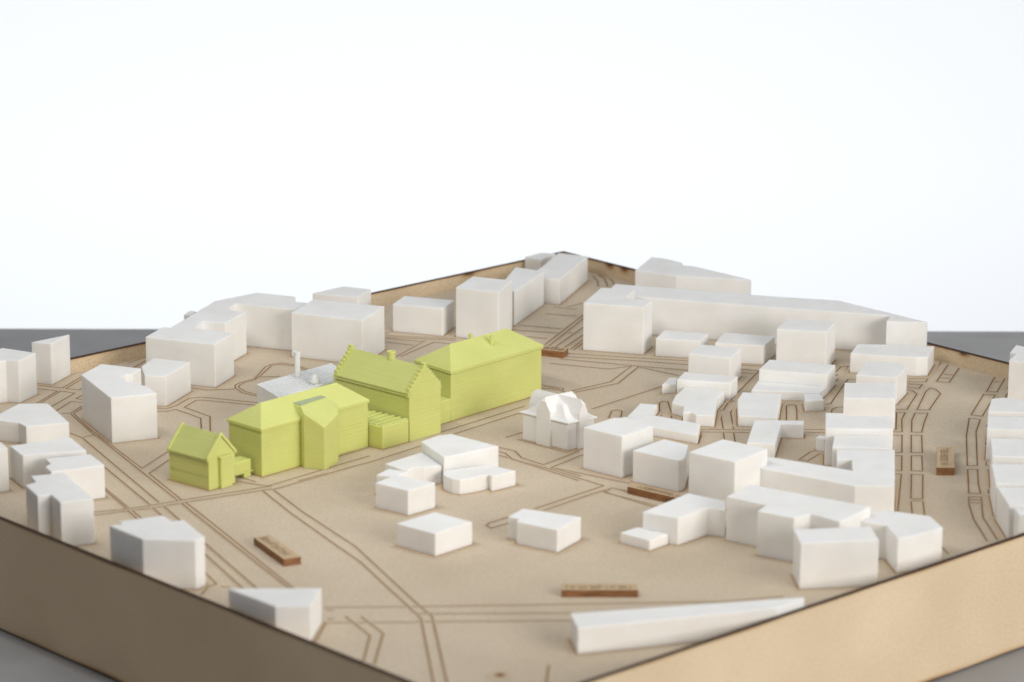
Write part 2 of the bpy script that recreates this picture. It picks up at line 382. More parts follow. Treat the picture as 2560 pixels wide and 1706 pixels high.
cluster('two_tier_house', 'white two-tier block with a long low front step behind the tiny cube', [
    ('upper_tier', 'S', [(1897.7, 923.7), (1923.6, 899.2), (2088.6, 912.7), (2066.9, 937.2)], (913.5, 2088.6, 965)),
    ('lower_tier', 'S', [(1878.7, 975.3), (1896.4, 951), (2068, 964.5), (2049.2, 982.9)], (978.6, 1955, 1000.5))])
block('apartment_block', 'white cube rising in front of the right half of the wall-like slab', 'G', [(80, 452), (175, 355), (625, 386), (540, 478)], (388, 630, 742))
block('house_block', 'long low white block with a rounded right end at the back-right tray wall', 'G', [(757, 678), (822, 590), (1085, 594), (1528, 610), (1470, 708), (1365, 712)], (715, 1365, 890))
block('apartment_block', 'white block with one clipped corner in front of the long low rounded block', 'G', [(810, 872), (920, 746), (1205, 764), (1280, 802), (1188, 898)], (898, 1195, 1145))
block('row_house', 'white row house farthest back in the right-hand street row', 'G', [(705, 945), (1175, 950), (1172, 1092), (695, 1088)], (1094, 1175, 1378))
block('row_house', 'white row house second from the back in the right-hand street row', 'I', [(530, 118), (697, 122), (697, 147), (1155, 155), (1150, 268), (530, 264)], (265, 525, 605))
block('row_house', 'white row house third from the back in the right-hand street row', 'I', [(610, 330), (1116, 330), (1118, 448), (592, 432)], .0172)
block('kiosk_block', 'tiny white box against the left side of the right-hand street row', 'I', [(442, 345), (470, 325), (528, 328), (522, 358)], (350, 445, 470))
block('corner_block', 'long white L-shaped block closing the near end of the right-hand street row', 'S', [(1909.5, 1139), (1920, 1141.4), (2132, 1176.8), (2129.4, 1149), (2091.9, 1148.2), (2091.9, 1124), (2236.9, 1125.1), (2236.9, 1216.2), (2137.6, 1214.9), (1873, 1164.8)], .0170)
block('apartment_block', 'white cube right of the turreted white villa', 'H', [(658, 545), (935, 458), (985, 460), (1040, 450), (1200, 487), (1300, 535), (1012, 632)], (632, 1015, 1015))
block('house_block', 'low white hook-shaped block behind the cube beside the turreted villa', 'H', [(1120, 388), (1180, 325), (1340, 338), (1275, 415), (1300, 435), (1730, 515), (1705, 621), (1300, 548), (1230, 500), (1060, 445)], (622, 1705, 700))
block('house_block', 'white block with a rounded front corner behind the dark street-name bar in the middle right', 'H', [(1112, 758), (1395, 655), (1620, 708), (1595, 815), (1565, 842), (1530, 850)], (760, 1112, 1050))
block('apartment_block', 'tall white cube between the rounded-corner block and the long L-shaped block', 'H', [(1628, 772), (1940, 655), (2350, 745), (2050, 866)], .0258)
block('apartment_block', 'large white block with a zigzag front at the lower right', 'r1', [(205, 345), (540, 178), (2225, 485), (1790, 698), (1385, 585), (1150, 645), (640, 548), (765, 460)], (350, 202, 965))
block('house_block', 'white cube at the front-right tray wall, nearest to it and blurred', 'S', [(1985, 1324), (2176, 1316), (2197.4, 1350), (2001.6, 1358)], (1357.5, 2000, 1473))
block('corner_block', 'white block with a rounded right end beside the front-right tray wall', 'I', [(835, 1115), (1050, 1010), (1490, 1068), (1607, 1175), (1320, 1255), (1195, 1275), (1090, 1150)], .0175)
block('wedge_block', 'long low white sliver-shaped block lying along the front-right tray wall', 'S', [(1426, 1534), (2010, 1493), (2014, 1513), (1444.5, 1571)], (1571, 1449, 1636))
cluster('villa_block', 'white house with a small low box attached at its left front, lower right of centre', [
    ('main_volume', 'r4', [(565, 590), (1400, 245), (2085, 392), (2085, 560), (1755, 520), (1215, 705)], (708, 1210, 1210)),
    ('low_box', 'r4', [(155, 970), (470, 865), (1035, 992), (692, 1115)], (1118, 700, 1312))])
cluster('villa_block', 'white rambling house with curved front bay in front of the green terrace building', [
    ('main_volume', 'L', [(930, 162), (1080, 108), (1205, 92), (1642, 205), (1140, 308)], (308, 1132, 560)),
    ('curved_bay', 'L', [(1135, 430), (1545, 375), (1800, 430), (1580, 485), (1550, 464), (1460, 484), (1380, 500), (1285, 514), (1215, 504), (1165, 486), (1135, 466)], (485, 1585, 622)),
    ('left_wing', 'L', [(600, 365), (935, 260), (1120, 385), (960, 400), (850, 402), (800, 440)], (388, 1108, 555))])
cluster('house_block', 'white cube with a lower link behind it, left of the rambling house', [
    ('cube', 'L', [(510, 541), (690, 470), (1060, 540), (810, 612)], (612, 810, 845)),
    ('low_link', 'L', [(518, 470), (630, 412), (815, 440), (690, 487)], .0104)])
block('house_block', 'lone white low cube in the middle foreground', 'L', [(705, 915), (1055, 810), (1400, 900), (1060, 1010)], (1010, 1060, 1220))
block('house_block', 'lone white low block with a notch in its left side, right of the foreground cube', 'L', [(1730, 852), (1865, 778), (2400, 857), (2182, 977), (1808, 898), (1828, 872)], (978, 2190, 1187))
# row along the right picture edge
block('tower_block', 'white tall block farthest back at the right picture edge', 'r2', [(955, 244), (1070, 104), (1900, 230), (1900, 400), (1050, 258)], .0215)
block('tower_block', 'white tall block second from the back at the right picture edge', 'r2', [(945, 357), (1082, 224), (1900, 330), (1900, 470)], (357, 941, 960))
block('row_house', 'white row house with a pointed back edge at the right picture edge', 'r2', [(690, 914), (865, 894), (1900, 1030), (1900, 1135), (640, 1096)], .0165)
block('row_house', 'white row house second of the near row at the right picture edge', 'r2', [(640, 1164), (1900, 1205), (1900, 1390), (625, 1351)], .0175)
block('row_house', 'white row house third of the near row at the right picture edge', 'r3', [(680, 36), (1900, 60), (1900, 340), (700, 292)], .0175)
block('row_house', 'white row house fourth of the near row at the right picture edge', 'r3', [(690, 408), (1900, 420), (1900, 720), (752, 690)], .0175)
block('row_house', 'white slant-sided row house fifth of the near row at the right picture edge', 'r3', [(770, 742), (1900, 760), (1900, 1040), (945, 1010)], .0175)
block('row_house', 'white block nearest the front-right tray wall at the right picture edge', 'r3', [(1020, 1050), (1900, 1060), (1900, 1220), (1085, 1135)], .0175)

# ------------------------------------------------------------------ models with roofs
def frame(o, pu, pv):
    """local frame on the board: corner o, end of the long side pu, end of the short side pv (squared up)"""
    u = pu-o; v = pv-o
    return o, u, v
def poly_at(fr, s, t, z):
    o, u, v = fr; p = o+u*s+v*t; return Vector((p.x, p.y, FLOOR+z))
def thing_root(name, label, cat, fr, group=None):
    p = poly_at(fr, .5, .5, 0); r = empty(name, p); return tag(r, label, cat, group)
def boxpart(name, fr, s0, s1, t0, t1, z0, z1, mat, parent, bevel=.0003, foot=False):
    v = [poly_at(fr, s, t, z) for z in (z0, z1) for s, t in ((s0, t0), (s1, t0), (s1, t1), (s0, t1))]
    if foot: FOOT.append(ccw([(p.x, p.y) for p in v[:4]]))
    return solid(name, [(3, 2, 1, 0), (4, 5, 6, 7), (0, 1, 5, 4), (1, 2, 6, 5), (2, 3, 7, 6), (3, 0, 4, 7)], v, mat, parent, bevel)
def cyl(name, p, r, z0, z1, mat, parent, rim=True, n=20):
    bm = bmesh.new(); prof = [(r*1.12, z0), (r*1.05, z0+.0008), (r, z0+.0012), (r, z1-.0014), (r*1.1, z1-.0012), (r*1.1, z1), (r*.72, z1), (r*.66, z1-.0016)]
    rings = []
    for rr, z in prof:
        rings.append([bm.verts.new((p.x+rr*math.cos(2*math.pi*i/n), p.y+rr*math.sin(2*math.pi*i/n), z)) for i in range(n)])
    for a_, b2 in zip(rings, rings[1:]):
        for i in range(n): bm.faces.new((a_[i], a_[(i+1) % n], b2[(i+1) % n], b2[i]))
    bm.faces.new(rings[0][::-1]); bm.faces.new(rings[-1])
    return link(name, bm_mesh(bm, name, False), parent, [mat])
def hip_roof(name, fr, he, hr, inset0, inset1, over, mat, parent, steps=0, edge=.0012):
    """hipped roof with a flat fascia; steps>0 terraces it like print layers"""
    bm = bmesh.new()
    so, to = over/fr[1].length, over/fr[2].length
    def ring(k):   # k 0..1 from eave to ridge
        s0 = -so+(inset0+so)*k; s1 = 1+so-(inset1+so)*k; t0 = -to+(.5+to)*k; t1 = 1+to-(.5+to)*k
        return [(s0, t0), (s1, t0), (s1, t1), (s0, t1)]
    levels = [(0, he-edge*.4), (0, he+edge)]
    if steps:
        for i in range(1, steps+1):
            k0 = (i-1)/steps+.35/steps; k1 = i/steps
            z = he+edge+(hr-he-edge)*i/steps; zp = he+edge+(hr-he-edge)*(i-1)/steps
            k1 = min(k1, .985); k0 = min(k0, .975)
            levels += [(k0, zp+(z-zp)*.12), (k0+.0, zp+(z-zp)*.12), (k1, z)] if False else [(k0, zp+(z-zp)*.05), (k1, z)]
    else: levels.append((.99, hr))
    rings = []
    for k, z in levels: rings.append([bm.verts.new(poly_at(fr, s, t, z)) for s, t in ring(k)])
    for a_, b2 in zip(rings, rings[1:]):
        for i in range(4): bm.faces.new((a_[i], a_[(i+1) % 4], b2[(i+1) % 4], b2[i]))
    bm.faces.new(rings[0][::-1]); bm.faces.new(rings[-1])
    if not steps:
        bmesh.ops.recalc_face_normals(bm, faces=bm.faces[:]); round_edges(bm, .00035, 2)
    return link(name, bm_mesh(bm, name), parent, [mat])

# --- green chapel with porch and footbridge
fr = frame(G('r6', 890, 1470), G('r6', 110, 1253), G('r6', 1402, 1318))
he = hgt('r6', 842, 890, 1470); hr = hgt('r6', 372, 1146, 1394)
ch = thing_root('chapel', 'small lime-green gabled chapel with a front porch, leftmost of the green models', 'model building', fr, 'green printed models')
pt = [(0, 0), (0, he), (.5, hr), (1, he), (1, 0)]
v = [poly_at(fr, s, t, z) for s in (0.0, 1.0) for t, z in ((0, 0), (0, he-.0008), (.5, hr-.0012), (1, he-.0008), (1, 0))]
solid('walls', [(4, 3, 2, 1, 0), (5, 6, 7, 8, 9), (0, 1, 6, 5), (3, 4, 9, 8), (4, 0, 5, 9), (1, 2, 7, 6), (2, 3, 8, 7)], v, GREEN, ch)
FOOT.append(ccw([(poly_at(fr, s, t, 0).x, poly_at(fr, s, t, 0).y) for s, t in ((0, 0), (1, 0), (1, 1), (0, 1))]))
def slab(name, s0, s1, za, zb, t0, t1, th, mat, parent):
    v = [poly_at(fr, s, t, z+dz) for dz in (0, th) for s, t, z in ((s0, t0, za), (s1, t0, za), (s1, t1, zb), (s0, t1, zb))]
    return solid(name, [(3, 2, 1, 0), (4, 5, 6, 7), (0, 1, 5, 4), (1, 2, 6, 5), (2, 3, 7, 6), (3, 0, 4, 7)], v, mat, parent)
slab('roof_slope', .045, .955, he-.0012, hr-.0004, -.05, .5, .0008, GREEN, ch)
slab('roof_slope', .045, .955, he-.0012, hr-.0004, 1.05, .5, .0008, GREEN, ch)
for s0, s1, nm in ((-.012, .044, 'front_gable_coping'), (.956, 1.012, 'rear_gable_coping')):
    v = [poly_at(fr, s, t, z) for s in (s0, s1) for t, z in ((-.06, he-.0018), (.5, hr-.0006), (1.06, he-.0018), (1.06, he+.0004), (.5, hr+.0014), (-.06, he+.0004))]
    solid(nm, [(0, 1, 4, 5), (1, 2, 3, 4), (6, 11, 10, 7), (7, 10, 9, 8), (0, 6, 7, 1), (1, 7, 8, 2), (2, 8, 9, 3), (3, 9, 10, 4), (4, 10, 11, 5), (5, 11, 6, 0)], v, GREEN, ch, .0002)
boxpart('rear_annex', fr, 1.02, 1.12, .18, .9, 0, he*1.12, GREEN, ch)
hp = hgt('r6', 818, 1083, 1413)
boxpart('porch', fr, -.075, -.0005, .36, .78, 0, hp, GREEN, ch)
boxpart('porch_cornice', fr, -.09, -.0005, .33, .81, hp, hp+.0006, GREEN, ch, .0001)
for zz, nm in ((he*.93, 'eave_band'), (he*.82, 'string_band'), (he*.40, 'string_band')):
    boxpart(nm, fr, 0.0, 1.0, -.012, -.0005, zz, zz+.00055, GREEN, ch, .0001)
CH = fr

# --- green hipped hall with a raised bay (second green model)
o = G('D', 940, 1446); pu = G('D', 1915, 1166); pv = G('D', 637, 1352)
fr = frame(o, pu, pv)
he = hgt('D', 1022, 940, 1446)
hall = thing_root('hipped_hall', 'lime-green hall with plain hipped roof and an angular bay, beside the chapel', 'model building', fr, 'green printed models')
hr = .0357
boxpart('walls', fr, 0, 1, 0, 1, 0, he-.0003, GREEN, hall, .0004, True)
hipr = hip_roof('hipped_roof', fr, he, hr, .15, .145, .0006, GREEN, hall)
# angular bay: wedge plan, top tilting outwards
b0 = G('D', 1294, 1343); bk = G('D', 1328, 1366); b1 = G('D', 1518, 1384); b2 = G('D', 1640, 1308); b3 = G('D', 1641, 1243)
def Z(p, z): return Vector((p.x, p.y, FLOOR+z))
hb = hgt('D', 990, 1518, 1384); hk = hgt('D', 858, 1328, 1366); hb2 = hgt('D', 862, 1640, 1308)
ht = .0323
pbl, pfl, pfr, pbr = T('D', 1200, 766, ht), T('D', 1292, 792, ht), T('D', 1532, 711, ht), T('D', 1450, 683, ht)
B_ = [b0, bk, b1, b2, b3, pbr, pbl]
v = [Z(p, 0) for p in B_]+[Z(p, z) for p, z in zip(B_, (he+.002, hk, hb, hb2, he+.003, ht, ht))]+[Z(pfl, ht), Z(pfr, ht)]
solid('bay', [(6, 5, 4, 3, 2, 1, 0)]+[(i, (i+1) % 7, 7+(i+1) % 7, 7+i) for i in range(7)]+[(7, 8, 14), (13, 7, 14), (8, 9, 14), (9, 15, 14), (9, 10, 15), (10, 11, 15), (11, 12, 15), (12, 13, 14, 15)], v, GREEN, hall, .0002)
# pale flat panel at the head of the bay
v = [Z(pbl.lerp(pfr, .03), ht+.00005), Z(pfl.lerp(pbr, .03), ht+.00005), Z(pfr.lerp(pbl, .03), ht+.00005), Z(pbr.lerp(pfl, .03), ht+.00005)]; v += [p+Vector((0, 0, .0003)) for p in v]
o_ = solid('roof_panel', [(3, 2, 1, 0), (4, 5, 6, 7), (0, 1, 5, 4), (1, 2, 6, 5), (2, 3, 7, 6), (3, 0, 4, 7)], v, GLASS, hall, 0); o_['label'] = 'pale grey-green flat roof panel'
# footbridge between chapel and hall
zb0 = hgt('r6', 1075, 1560, 1185); zb1 = hgt('r6', 850, 1560, 1185)
A0 = poly_at(CH, .12, 1.0, 0); A1 = poly_at(CH, .40, 1.0, 0); B0 = o+fr[2]*.30; B1 = o+fr[2]*.62
A0 = G('r6', 1400, 1270); B0 = G('r6', 1712, 1175); dv = (A1-poly_at(CH, .12, 1.0, 0))
A1 = A0+dv; B1 = B0+dv
v = [Z(A0, zb0), Z(B0, zb0), Z(B1, zb0), Z(A1, zb0), Z(A0, zb1), Z(B0, zb1), Z(B1, zb1), Z(A1, zb1)]
solid('footbridge', [(3, 2, 1, 0), (4, 5, 6, 7), (0, 1, 5, 4), (1, 2, 6, 5), (2, 3, 7, 6), (3, 0, 4, 7)], v, GREEN, ch)
v = [p+(B0-A0)*0 for p in v]
sl = [Z(A0-dv*.05, zb0-.0005), Z(B0-dv*.05+(B0-A0)*.12, zb0-.0005), Z(B1, zb0-.0005), Z(A1, zb0-.0005)]; sl += [p+Vector((0, 0, .0006)) for p in sl]
solid('bridge_slab', [(3, 2, 1, 0), (4, 5, 6, 7), (0, 1, 5, 4), (1, 2, 6, 5), (2, 3, 7, 6), (3, 0, 4, 7)], sl, GREEN, ch, .0001)
pp = [A0.lerp(B0, .55), A0.lerp(B0, .98), A0.lerp(B0, .98)+dv, A0.lerp(B0, .55)+dv]
v = [Z(p, 0) for p in pp]+[Z(p, zb0-.0004) for p in pp]
solid('bridge_pier', [(3, 2, 1, 0), (4, 5, 6, 7), (0, 1, 5, 4), (1, 2, 6, 5), (2, 3, 7, 6), (3, 0, 4, 7)], v, GREEN, ch, .0002)

# --- green house with stepped gables and a low slatted terrace
o = G('E', 822, 1193); pv = G('E', 1107, 1110); pu = G('E', 138, 1006)
fr = frame(o, pu, pv)                       # u: length away to the left-back, v: along the gable front
he = hgt('E', 748, 822, 1193); hr = hgt('E', 503, 964, 1151)
sg = thing_root('stepped_gable_house', 'lime-green house with stepped gables, round chimney and slatted terrace', 'model building', fr, 'green printed models')
boxpart('walls', fr, .035, .965, 0.004, .996, 0, he-.0006, GREEN, sg, .0003, True)
def stepped(n):
    pts = [(0, 0), (0, he+.0006)]
    for i in range(n):
        t0 = .5*(i)/n; t1 = .5*(i+1)/n; z = he+.0010+(hr-he)*(i+.75)/n
        pts += [(t0+.008, z), (min(t1, .47), z)] if i else [(0, z), (t1, z)]
    pts += [(.455, hr+.0020), (.545, hr+.0020)]
    mirror = [(1-t, z) for t, z in pts[::-1]]
    out = []
    for p in pts+mirror[2:]:
        if not out or (abs(p[0]-out[-1][0])+abs(p[1]-out[-1][1])*10) > 1e-6: out.append(p)
    return out
sp = stepped(7)
for s0, s1 in ((-.004, .036), (.964, 1.004)):
    bm = bmesh.new()
    f0 = [bm.verts.new(poly_at(fr, s0, t, z)) for t, z in sp]; f1 = [bm.verts.new(poly_at(fr, s1, t, z)) for t, z in sp]
    bm.faces.new(f0); bm.faces.new(f1[::-1]); k = len(sp)
    for i in range(k): bm.faces.new((f0[i], f1[i], f1[(i+1) % k], f0[(i+1) % k]))
    link('stepped_gable', bm_mesh(bm, 'stepped_gable'), sg, [GREEN])
for t0 in (-.035, 1.035):
    slab('roof_slope', .037, .963, he-.0010, hr-.0006, t0, .5, .0009, GREEN, sg)
    v0, v1 = (t0, t0+.02) if t0 < 0 else (t0-.02, t0)
    boxpart('gutter', fr, .037, .963, v0, v1, he-.0022, he-.0012, GREEN, sg, .0001)
for i in range(4):
    boxpart('corner_bracket', fr, -.004 if i % 2 else .964, .036 if i % 2 else 1.004, (-.03, .985)[i//2], (.015, 1.03)[i//2], he-.0028, he+.0004, GREEN, sg, .0002)
cyl('chimney', poly_at(fr, .455, .53, 0), .00215, FLOOR+hr-.0025, FLOOR+hr+.0038, GREEN, sg)
# terrace in front of the long side
tf = G('E', 580, 1266); tl = G('E', 452, 1236)
tw = frame(tf, G('E', 822, 1193.5), tl)
htz = hgt('E', 1052, 580, 1266)
tw = (tf, o-tf, (tl-tf)*4.0)
boxpart('terrace', tw, 0, .985, 0.003, 1, 0, htz-.0005, GREEN, sg, .0003, True)
for i in range(8):
    t = .02+i*.115
    boxpart('terrace_slat', tw, .03, .975, t, t+.045, htz-.0005, htz+.0002, GREEN, sg, .0001)

# --- green long hall with ribbed hipped roof
o = G('E', 1205, 1006); pu = G('E', 2035, 755); pv = G('E', 882, 898)
fr = frame(o, pu, pv)
he = hgt('E', 562, 1205, 1006); hr = .0384
lg = thing_root('long_hall', 'long lime-green hall with a ribbed hipped roof and two thin vents, rightmost green model', 'model building', fr, 'green printed models')
boxpart('walls', fr, 0, 1, 0, 1, 0, he-.0012, GREEN, lg, .0004, True)
boxpart('cornice', fr, -.004, 1.004, -.008, 1.008, he-.0011, he-.0004, GREEN, lg, .0001)
hip_roof('hipped_roof', fr, he, hr, .18, .19, .0008, GREEN, lg, 15)
boxpart('link_wing', fr, -.125, -.001, .0, .55, 0, hgt('E', 815, 1150, 1022), GREEN, lg, .0003, True)
g1 = poly_at(fr, .43, .56, 0); cyl('roof_vent', g1, .0011, FLOOR+hr-.003, FLOOR+hr+.0022, GREEN, lg)
g1 = poly_at(fr, .55, .28, 0); cyl('roof_vent', g1, .0011, FLOOR+he+(hr-he)*.45, FLOOR+hr+.0010, GREEN, lg)

# --- white hall with ribbed roof, chimney pipe and small cone behind the green hall
o = G('r7', 20, 1720); pv = o+(G('D', 637, 1352)-G('D', 940, 1446))*-.62
hh = hgt('r7', 985, 20, 1745)
a0 = T('r7', 20, 985, hh); a1 = T('r7', 1830, 475, hh); a2 = T('r7', 545, 1300, hh)
fr = (Vector((a0.x, a0.y, FLOOR)), Vector((a1.x-a0.x, a1.y-a0.y, 0)), Vector((a2.x-a0.x, a2.y-a0.y, 0)))
wh = thing_root('ribbed_hall', 'pearly white hall with ribbed roof and tall round chimney behind the green hipped hall', 'model building', fr)
boxpart('walls', fr, 0, 1, 0, 1, 0, hh-.0004, PEARL, wh, .0003, True)
for i in range(11):
    t = i/11+.01
    boxpart('roof_rib', fr, -.004, 1.004, t, t+.05, hh-.0004, hh+.00012, PEARL, wh, .0001)
# chimney stands on the roof
cbase = T('r7', 1015, 790, hh); ctop_h = hgt('r7', 185, 1015, 790)
lo, hi = 0, .08
for _ in range(40):
    z = (lo+hi)/2
    if proj(Vector((cbase.x, cbase.y, FLOOR+hh+z)))[1] > px('r7', 0, 188)[1]: lo = z
    else: hi = z
cyl('chimney', cbase, .0017, FLOOR+hh, FLOOR+hh+lo, PEARL, wh)
cc = T('r7', 1440, 960, hh)
bm = bmesh.new(); n = 18; rings = []
for rr, z in ((.0034, 0), (.0030, .0016), (.0020, .0036), (.0008, .0050)):
    rings.append([bm.verts.new((cc.x+rr*math.cos(6.2832*i/n), cc.y+rr*math.sin(6.2832*i/n), FLOOR+hh+z)) for i in range(n)])
for a_, b2_ in zip(rings, rings[1:]):
    for i in range(n): bm.faces.new((a_[i], a_[(i+1) % n], b2_[(i+1) % n], b2_[i]))
bm.faces.new(rings[-1]); bm.faces.new(rings[0][::-1])
link('roof_cone', bm_mesh(bm, 'roof_cone', True), wh, [PEARL])

# --- white villa with four half-hipped gables
F0 = G('r5', 1182, 1540); L0 = G('r5', 150, 1285); R0 = G('r5', 1800, 1398)
fr = (F0, L0-F0, R0-F0)
vi = thing_root('turreted_villa', 'white villa with four half-hipped gables and flared eaves right of the green hall', 'model building', fr, 'white printed blocks')
ev = hgt('r5', 905, 1182, 1540); rg = .0272; sh = hgt('r5', 560, 462, 1396)
W_ = .31
boxpart('walls', fr, 0.0, 1.0, 0.0, 1.0, 0, ev, WHITE_SOLID, vi, .0005, True)
def P2(s, t, z): return poly_at(fr, s, t, z)
# flared pyramid roof
bm = bmesh.new(); rings = []
for k, z in ((-.045, ev-.0005), (-.05, ev+.0003), (.04, ev+.0012), (.14, ev+.0035), (.26, ev+.0075), (.40, rg-.0030), (.46, rg-.0012)):
    rings.append([bm.verts.new(P2(s, t, z)) for s, t in ((k, k), (1-k, k), (1-k, 1-k), (k, 1-k))])
for a_, b2_ in zip(rings, rings[1:]):
    for i in range(4): bm.faces.new((a_[i], a_[(i+1) % 4], b2_[(i+1) % 4], b2_[i]))
bm.faces.new(rings[-1]); bm.faces.new(rings[0][::-1])
bmesh.ops.recalc_face_normals(bm, faces=bm.faces[:]); round_edges(bm, .0003, 2)
link('flared_roof', bm_mesh(bm, 'flared_roof'), vi, [WHITE_SOLID])
hw = W_/2
for ax in range(4):
    def Q(d, w, z):       # d outwards from the centre, w across
        if ax == 0: return P2(.5+w, .5-d, z)
        if ax == 1: return P2(.5-w, .5+d, z)
        if ax == 2: return P2(.5-d, .5+w, z)
        return P2(.5+d, .5-w, z)
    D = .565
    v = [Q(0, -hw, 0), Q(D, -hw, 0), Q(D, hw, 0), Q(0, hw, 0), Q(0, -hw, sh-.001), Q(D, -hw, sh-.001), Q(D, hw, sh-.001), Q(0, hw, sh-.001),
         Q(D, -hw*.34, sh+(rg-sh)*.66), Q(D, hw*.34, sh+(rg-sh)*.66), Q(D-.08, 0, rg), Q(0, 0, rg)]
    solid('gable_wing', [(3, 2, 1, 0), (0, 1, 5, 4), (3, 7, 6, 2), (1, 2, 6, 9, 8, 5), (8, 9, 10), (4, 5, 8, 10, 11), (7, 11, 10, 9, 6), (0, 4, 11, 7, 3)], v, WHITE_SOLID, vi, .00022)

# ------------------------------------------------------------------ street-name bars
def bar(label, reg, poly, edge, text, tilt):
    h = hgt(reg, *edge)*1.12
    P = ccw([(T(reg, x, y, h).x, T(reg, x, y, h).y) for x, y in poly])
    c = Vector((sum(p[0] for p in P)/4, sum(p[1] for p in P)/4, FLOOR))
    r = empty('street_name_bar', c); tag(r, label, 'name plate', 'street-name bars')
    bm = prism_bm(P, FLOOR, FLOOR+h, .00012)
    me = bm_mesh(bm, 'bar_body'); o = link('bar_body', me, r, [CHAR, BARTOP])
    for p in me.polygons: p.material_index = 1 if p.normal.z > .9 else 0
    # engraved writing: short burnt strokes in rows of letters
    e = [(Vector(P[(i+1) % 4])-Vector(P[i])) for i in range(4)]
    li = max(range(4), key=lambda i: e[i].length)
    a = Vector(P[li]); L = e[li].length; ux = e[li].normalized(); uy = Vector((-ux.y, ux.x)); Wd = e[(li+1) % 4].length
    if tilt: a = Vector(P[(li+2) % 4]); ux = -ux; uy = -uy
    if text:
        cu = bpy.data.curves.new('lettering', 'FONT'); cu.body = text; cu.size = Wd*.95; cu.align_x = 'RIGHT'
        tmp = bpy.data.objects.new('tmp', cu); COL.objects.link(tmp)
        dg = bpy.context.evaluated_depsgraph_get(); me = bpy.data.meshes.new_from_object(tmp.evaluated_get(dg)); bpy.data.objects.remove(tmp)
        for v in me.vertices:
            q = a+ux*(L*.94+v.co.x)+uy*(Wd*.22+v.co.y*.95); v.co = Vector((q.x, q.y, FLOOR+h+.00006))
        o = link('lettering', me, r, [INK]); return
    bm = bmesh.new(); rnd = random.Random(len(label)); x = L*.07
    def stroke(x0, y0, x1, y1, w=.00042):
        p = a+ux*x0+uy*y0; q = a+ux*x1+uy*y1; d = (q-p).normalized(); nn = Vector((-d.y, d.x))*w/2
        z = FLOOR+h+.00006
        bm.faces.new([bm.verts.new((k.x, k.y, z)) for k in (p-nn, q-nn, q+nn, p+nn)])
    b0, xh = Wd*.24, Wd*.36; cw = Wd*.30; first = True
    while x < L*.93-cw:
        tall = first or rnd.random() < .25; first = False
        top = b0+(Wd*.56 if tall else xh)
        stroke(x, b0, x, top)
        k = rnd.randrange(4)
        if k != 0: stroke(x, b0+xh, x+cw*.7, b0+xh)
        if k != 1: stroke(x+cw*.7, b0, x+cw*.7, b0+xh)
        if k > 1: stroke(x, b0, x+cw*.7, b0)
        if k == 3: stroke(x, b0+xh*.5, x+cw*.7, b0+xh*.5)
        x += cw*1.12
    link('lettering', bm_mesh(bm, 'lettering'), r, [INK])
bar('dark brown street-name bar half hidden behind the right end of the long green hall', 's1', [(100, 690), (1690, 860), (1950, 640), (360, 490)], (860, 1682, 1165), 'straße', False)
bar('brown street-name bar slanting across the lower left foreground', 's2', [(220, 370), (1400, 1230), (2080, 1130), (830, 265)], (1230, 1385, 1490), None, True)
bar('dark brown street-name bar in front of the rounded-corner white block', 's3', [(290, 420), (2500, 930), (2660, 790), (510, 262)], (420, 282, 672), None, False)
bar('short street-name bar lying in the wide street at the right', 's4', [(340, 262), (1045, 268), (1045, 1095), (330, 1090)], (1092, 322, 1360), None, False)
bar('long orange-brown street-name bar lying level in the bottom middle', 's5', [(240, 362), (2200, 365), (2172, 198), (250, 198)], (365, 240, 530), None, False)

# ------------------------------------------------------------------ engraved street plan
lines('A', [(345, 600), (570, 628), (748, 525)], [(748, 632), (730, 645), (605, 632), (748, 548)], [(345, 632), (530, 655), (340, 765)], [(375, 762), (560, 655), (688, 675), (470, 800)],
      [(515, 838), (655, 750), (760, 762)], [(760, 690), (700, 725), (760, 735)], [(565, 862), (650, 858), (760, 790)], [(760, 810), (675, 862), (885, 1058), (745, 1082), (640, 1040)], [(650, 865), (885, 1075)],
      [(1430, 812), (1540, 815), (1620, 790), (1740, 722), (1850, 710), (2380, 763)], [(1430, 842), (1540, 840), (1620, 825), (1845, 905), (1853, 1060)], [(1934, 1080), (1930, 890), (1695, 805), (1800, 742), (1860, 738), (2380, 788)])
lines('M', [(760, 60), (1460, 650)], [(890, 40), (1630, 630)], [(860, 0), (1305, 337), (1560, 172)], [(1560, 255), (1370, 385), (1662, 622)], [(930, 300), (1378, 672)], [(930, 490), (1180, 700)], [(940, 515), (1155, 702)],
      [(860, 740), (1160, 712), (1400, 675), (1640, 634), (2500, 498)], [(860, 768), (1400, 702), (1700, 650), (2500, 525)], [(1175, 725), (1270, 810)], [(1212, 722), (1320, 815)], [(1405, 700), (1500, 785)], [(1500, 680), (1680, 840)], [(1668, 655), (1761, 735), (1170, 690, 'N'), (1230, 735, 'N')], [(1705, 650), (1816, 735), (1215, 695, 'N'), (1260, 735, 'N')])
lines('N', [(380, 262), (900, 715)], [(380, 360), (770, 715)], [(400, 545), (520, 665)], [(520, 665), (440, 690), (380, 760)], [(560, 690), (640, 690)], [(1510, 880), (2353, 872)], [(1480, 1022), (2353, 1015)], [(1530, 905), (1600, 905)], [(1540, 985), (1600, 990)], [(1520, 1025), (1430, 1195)],
      [(1700, 960), (1930, 1140), (1870, 1370)], [(1850, 965), (2050, 1120), (1970, 1400)])
lines('S', [(656, 1227), (722, 1280), (846, 1368), (900, 1405), (1052, 1546.5), (1086, 1720)], [(683, 1225), (756, 1280), (887, 1366), (1040, 1508), (1080, 1542), (1120, 1720)], [(1040, 1517), (1425, 1511), (1800, 1505), (1960, 1492)], [(1040, 1555), (1430, 1552)], [(1040, 1535), (1428, 1533)], [(1372, 1664), (1364, 1720)])
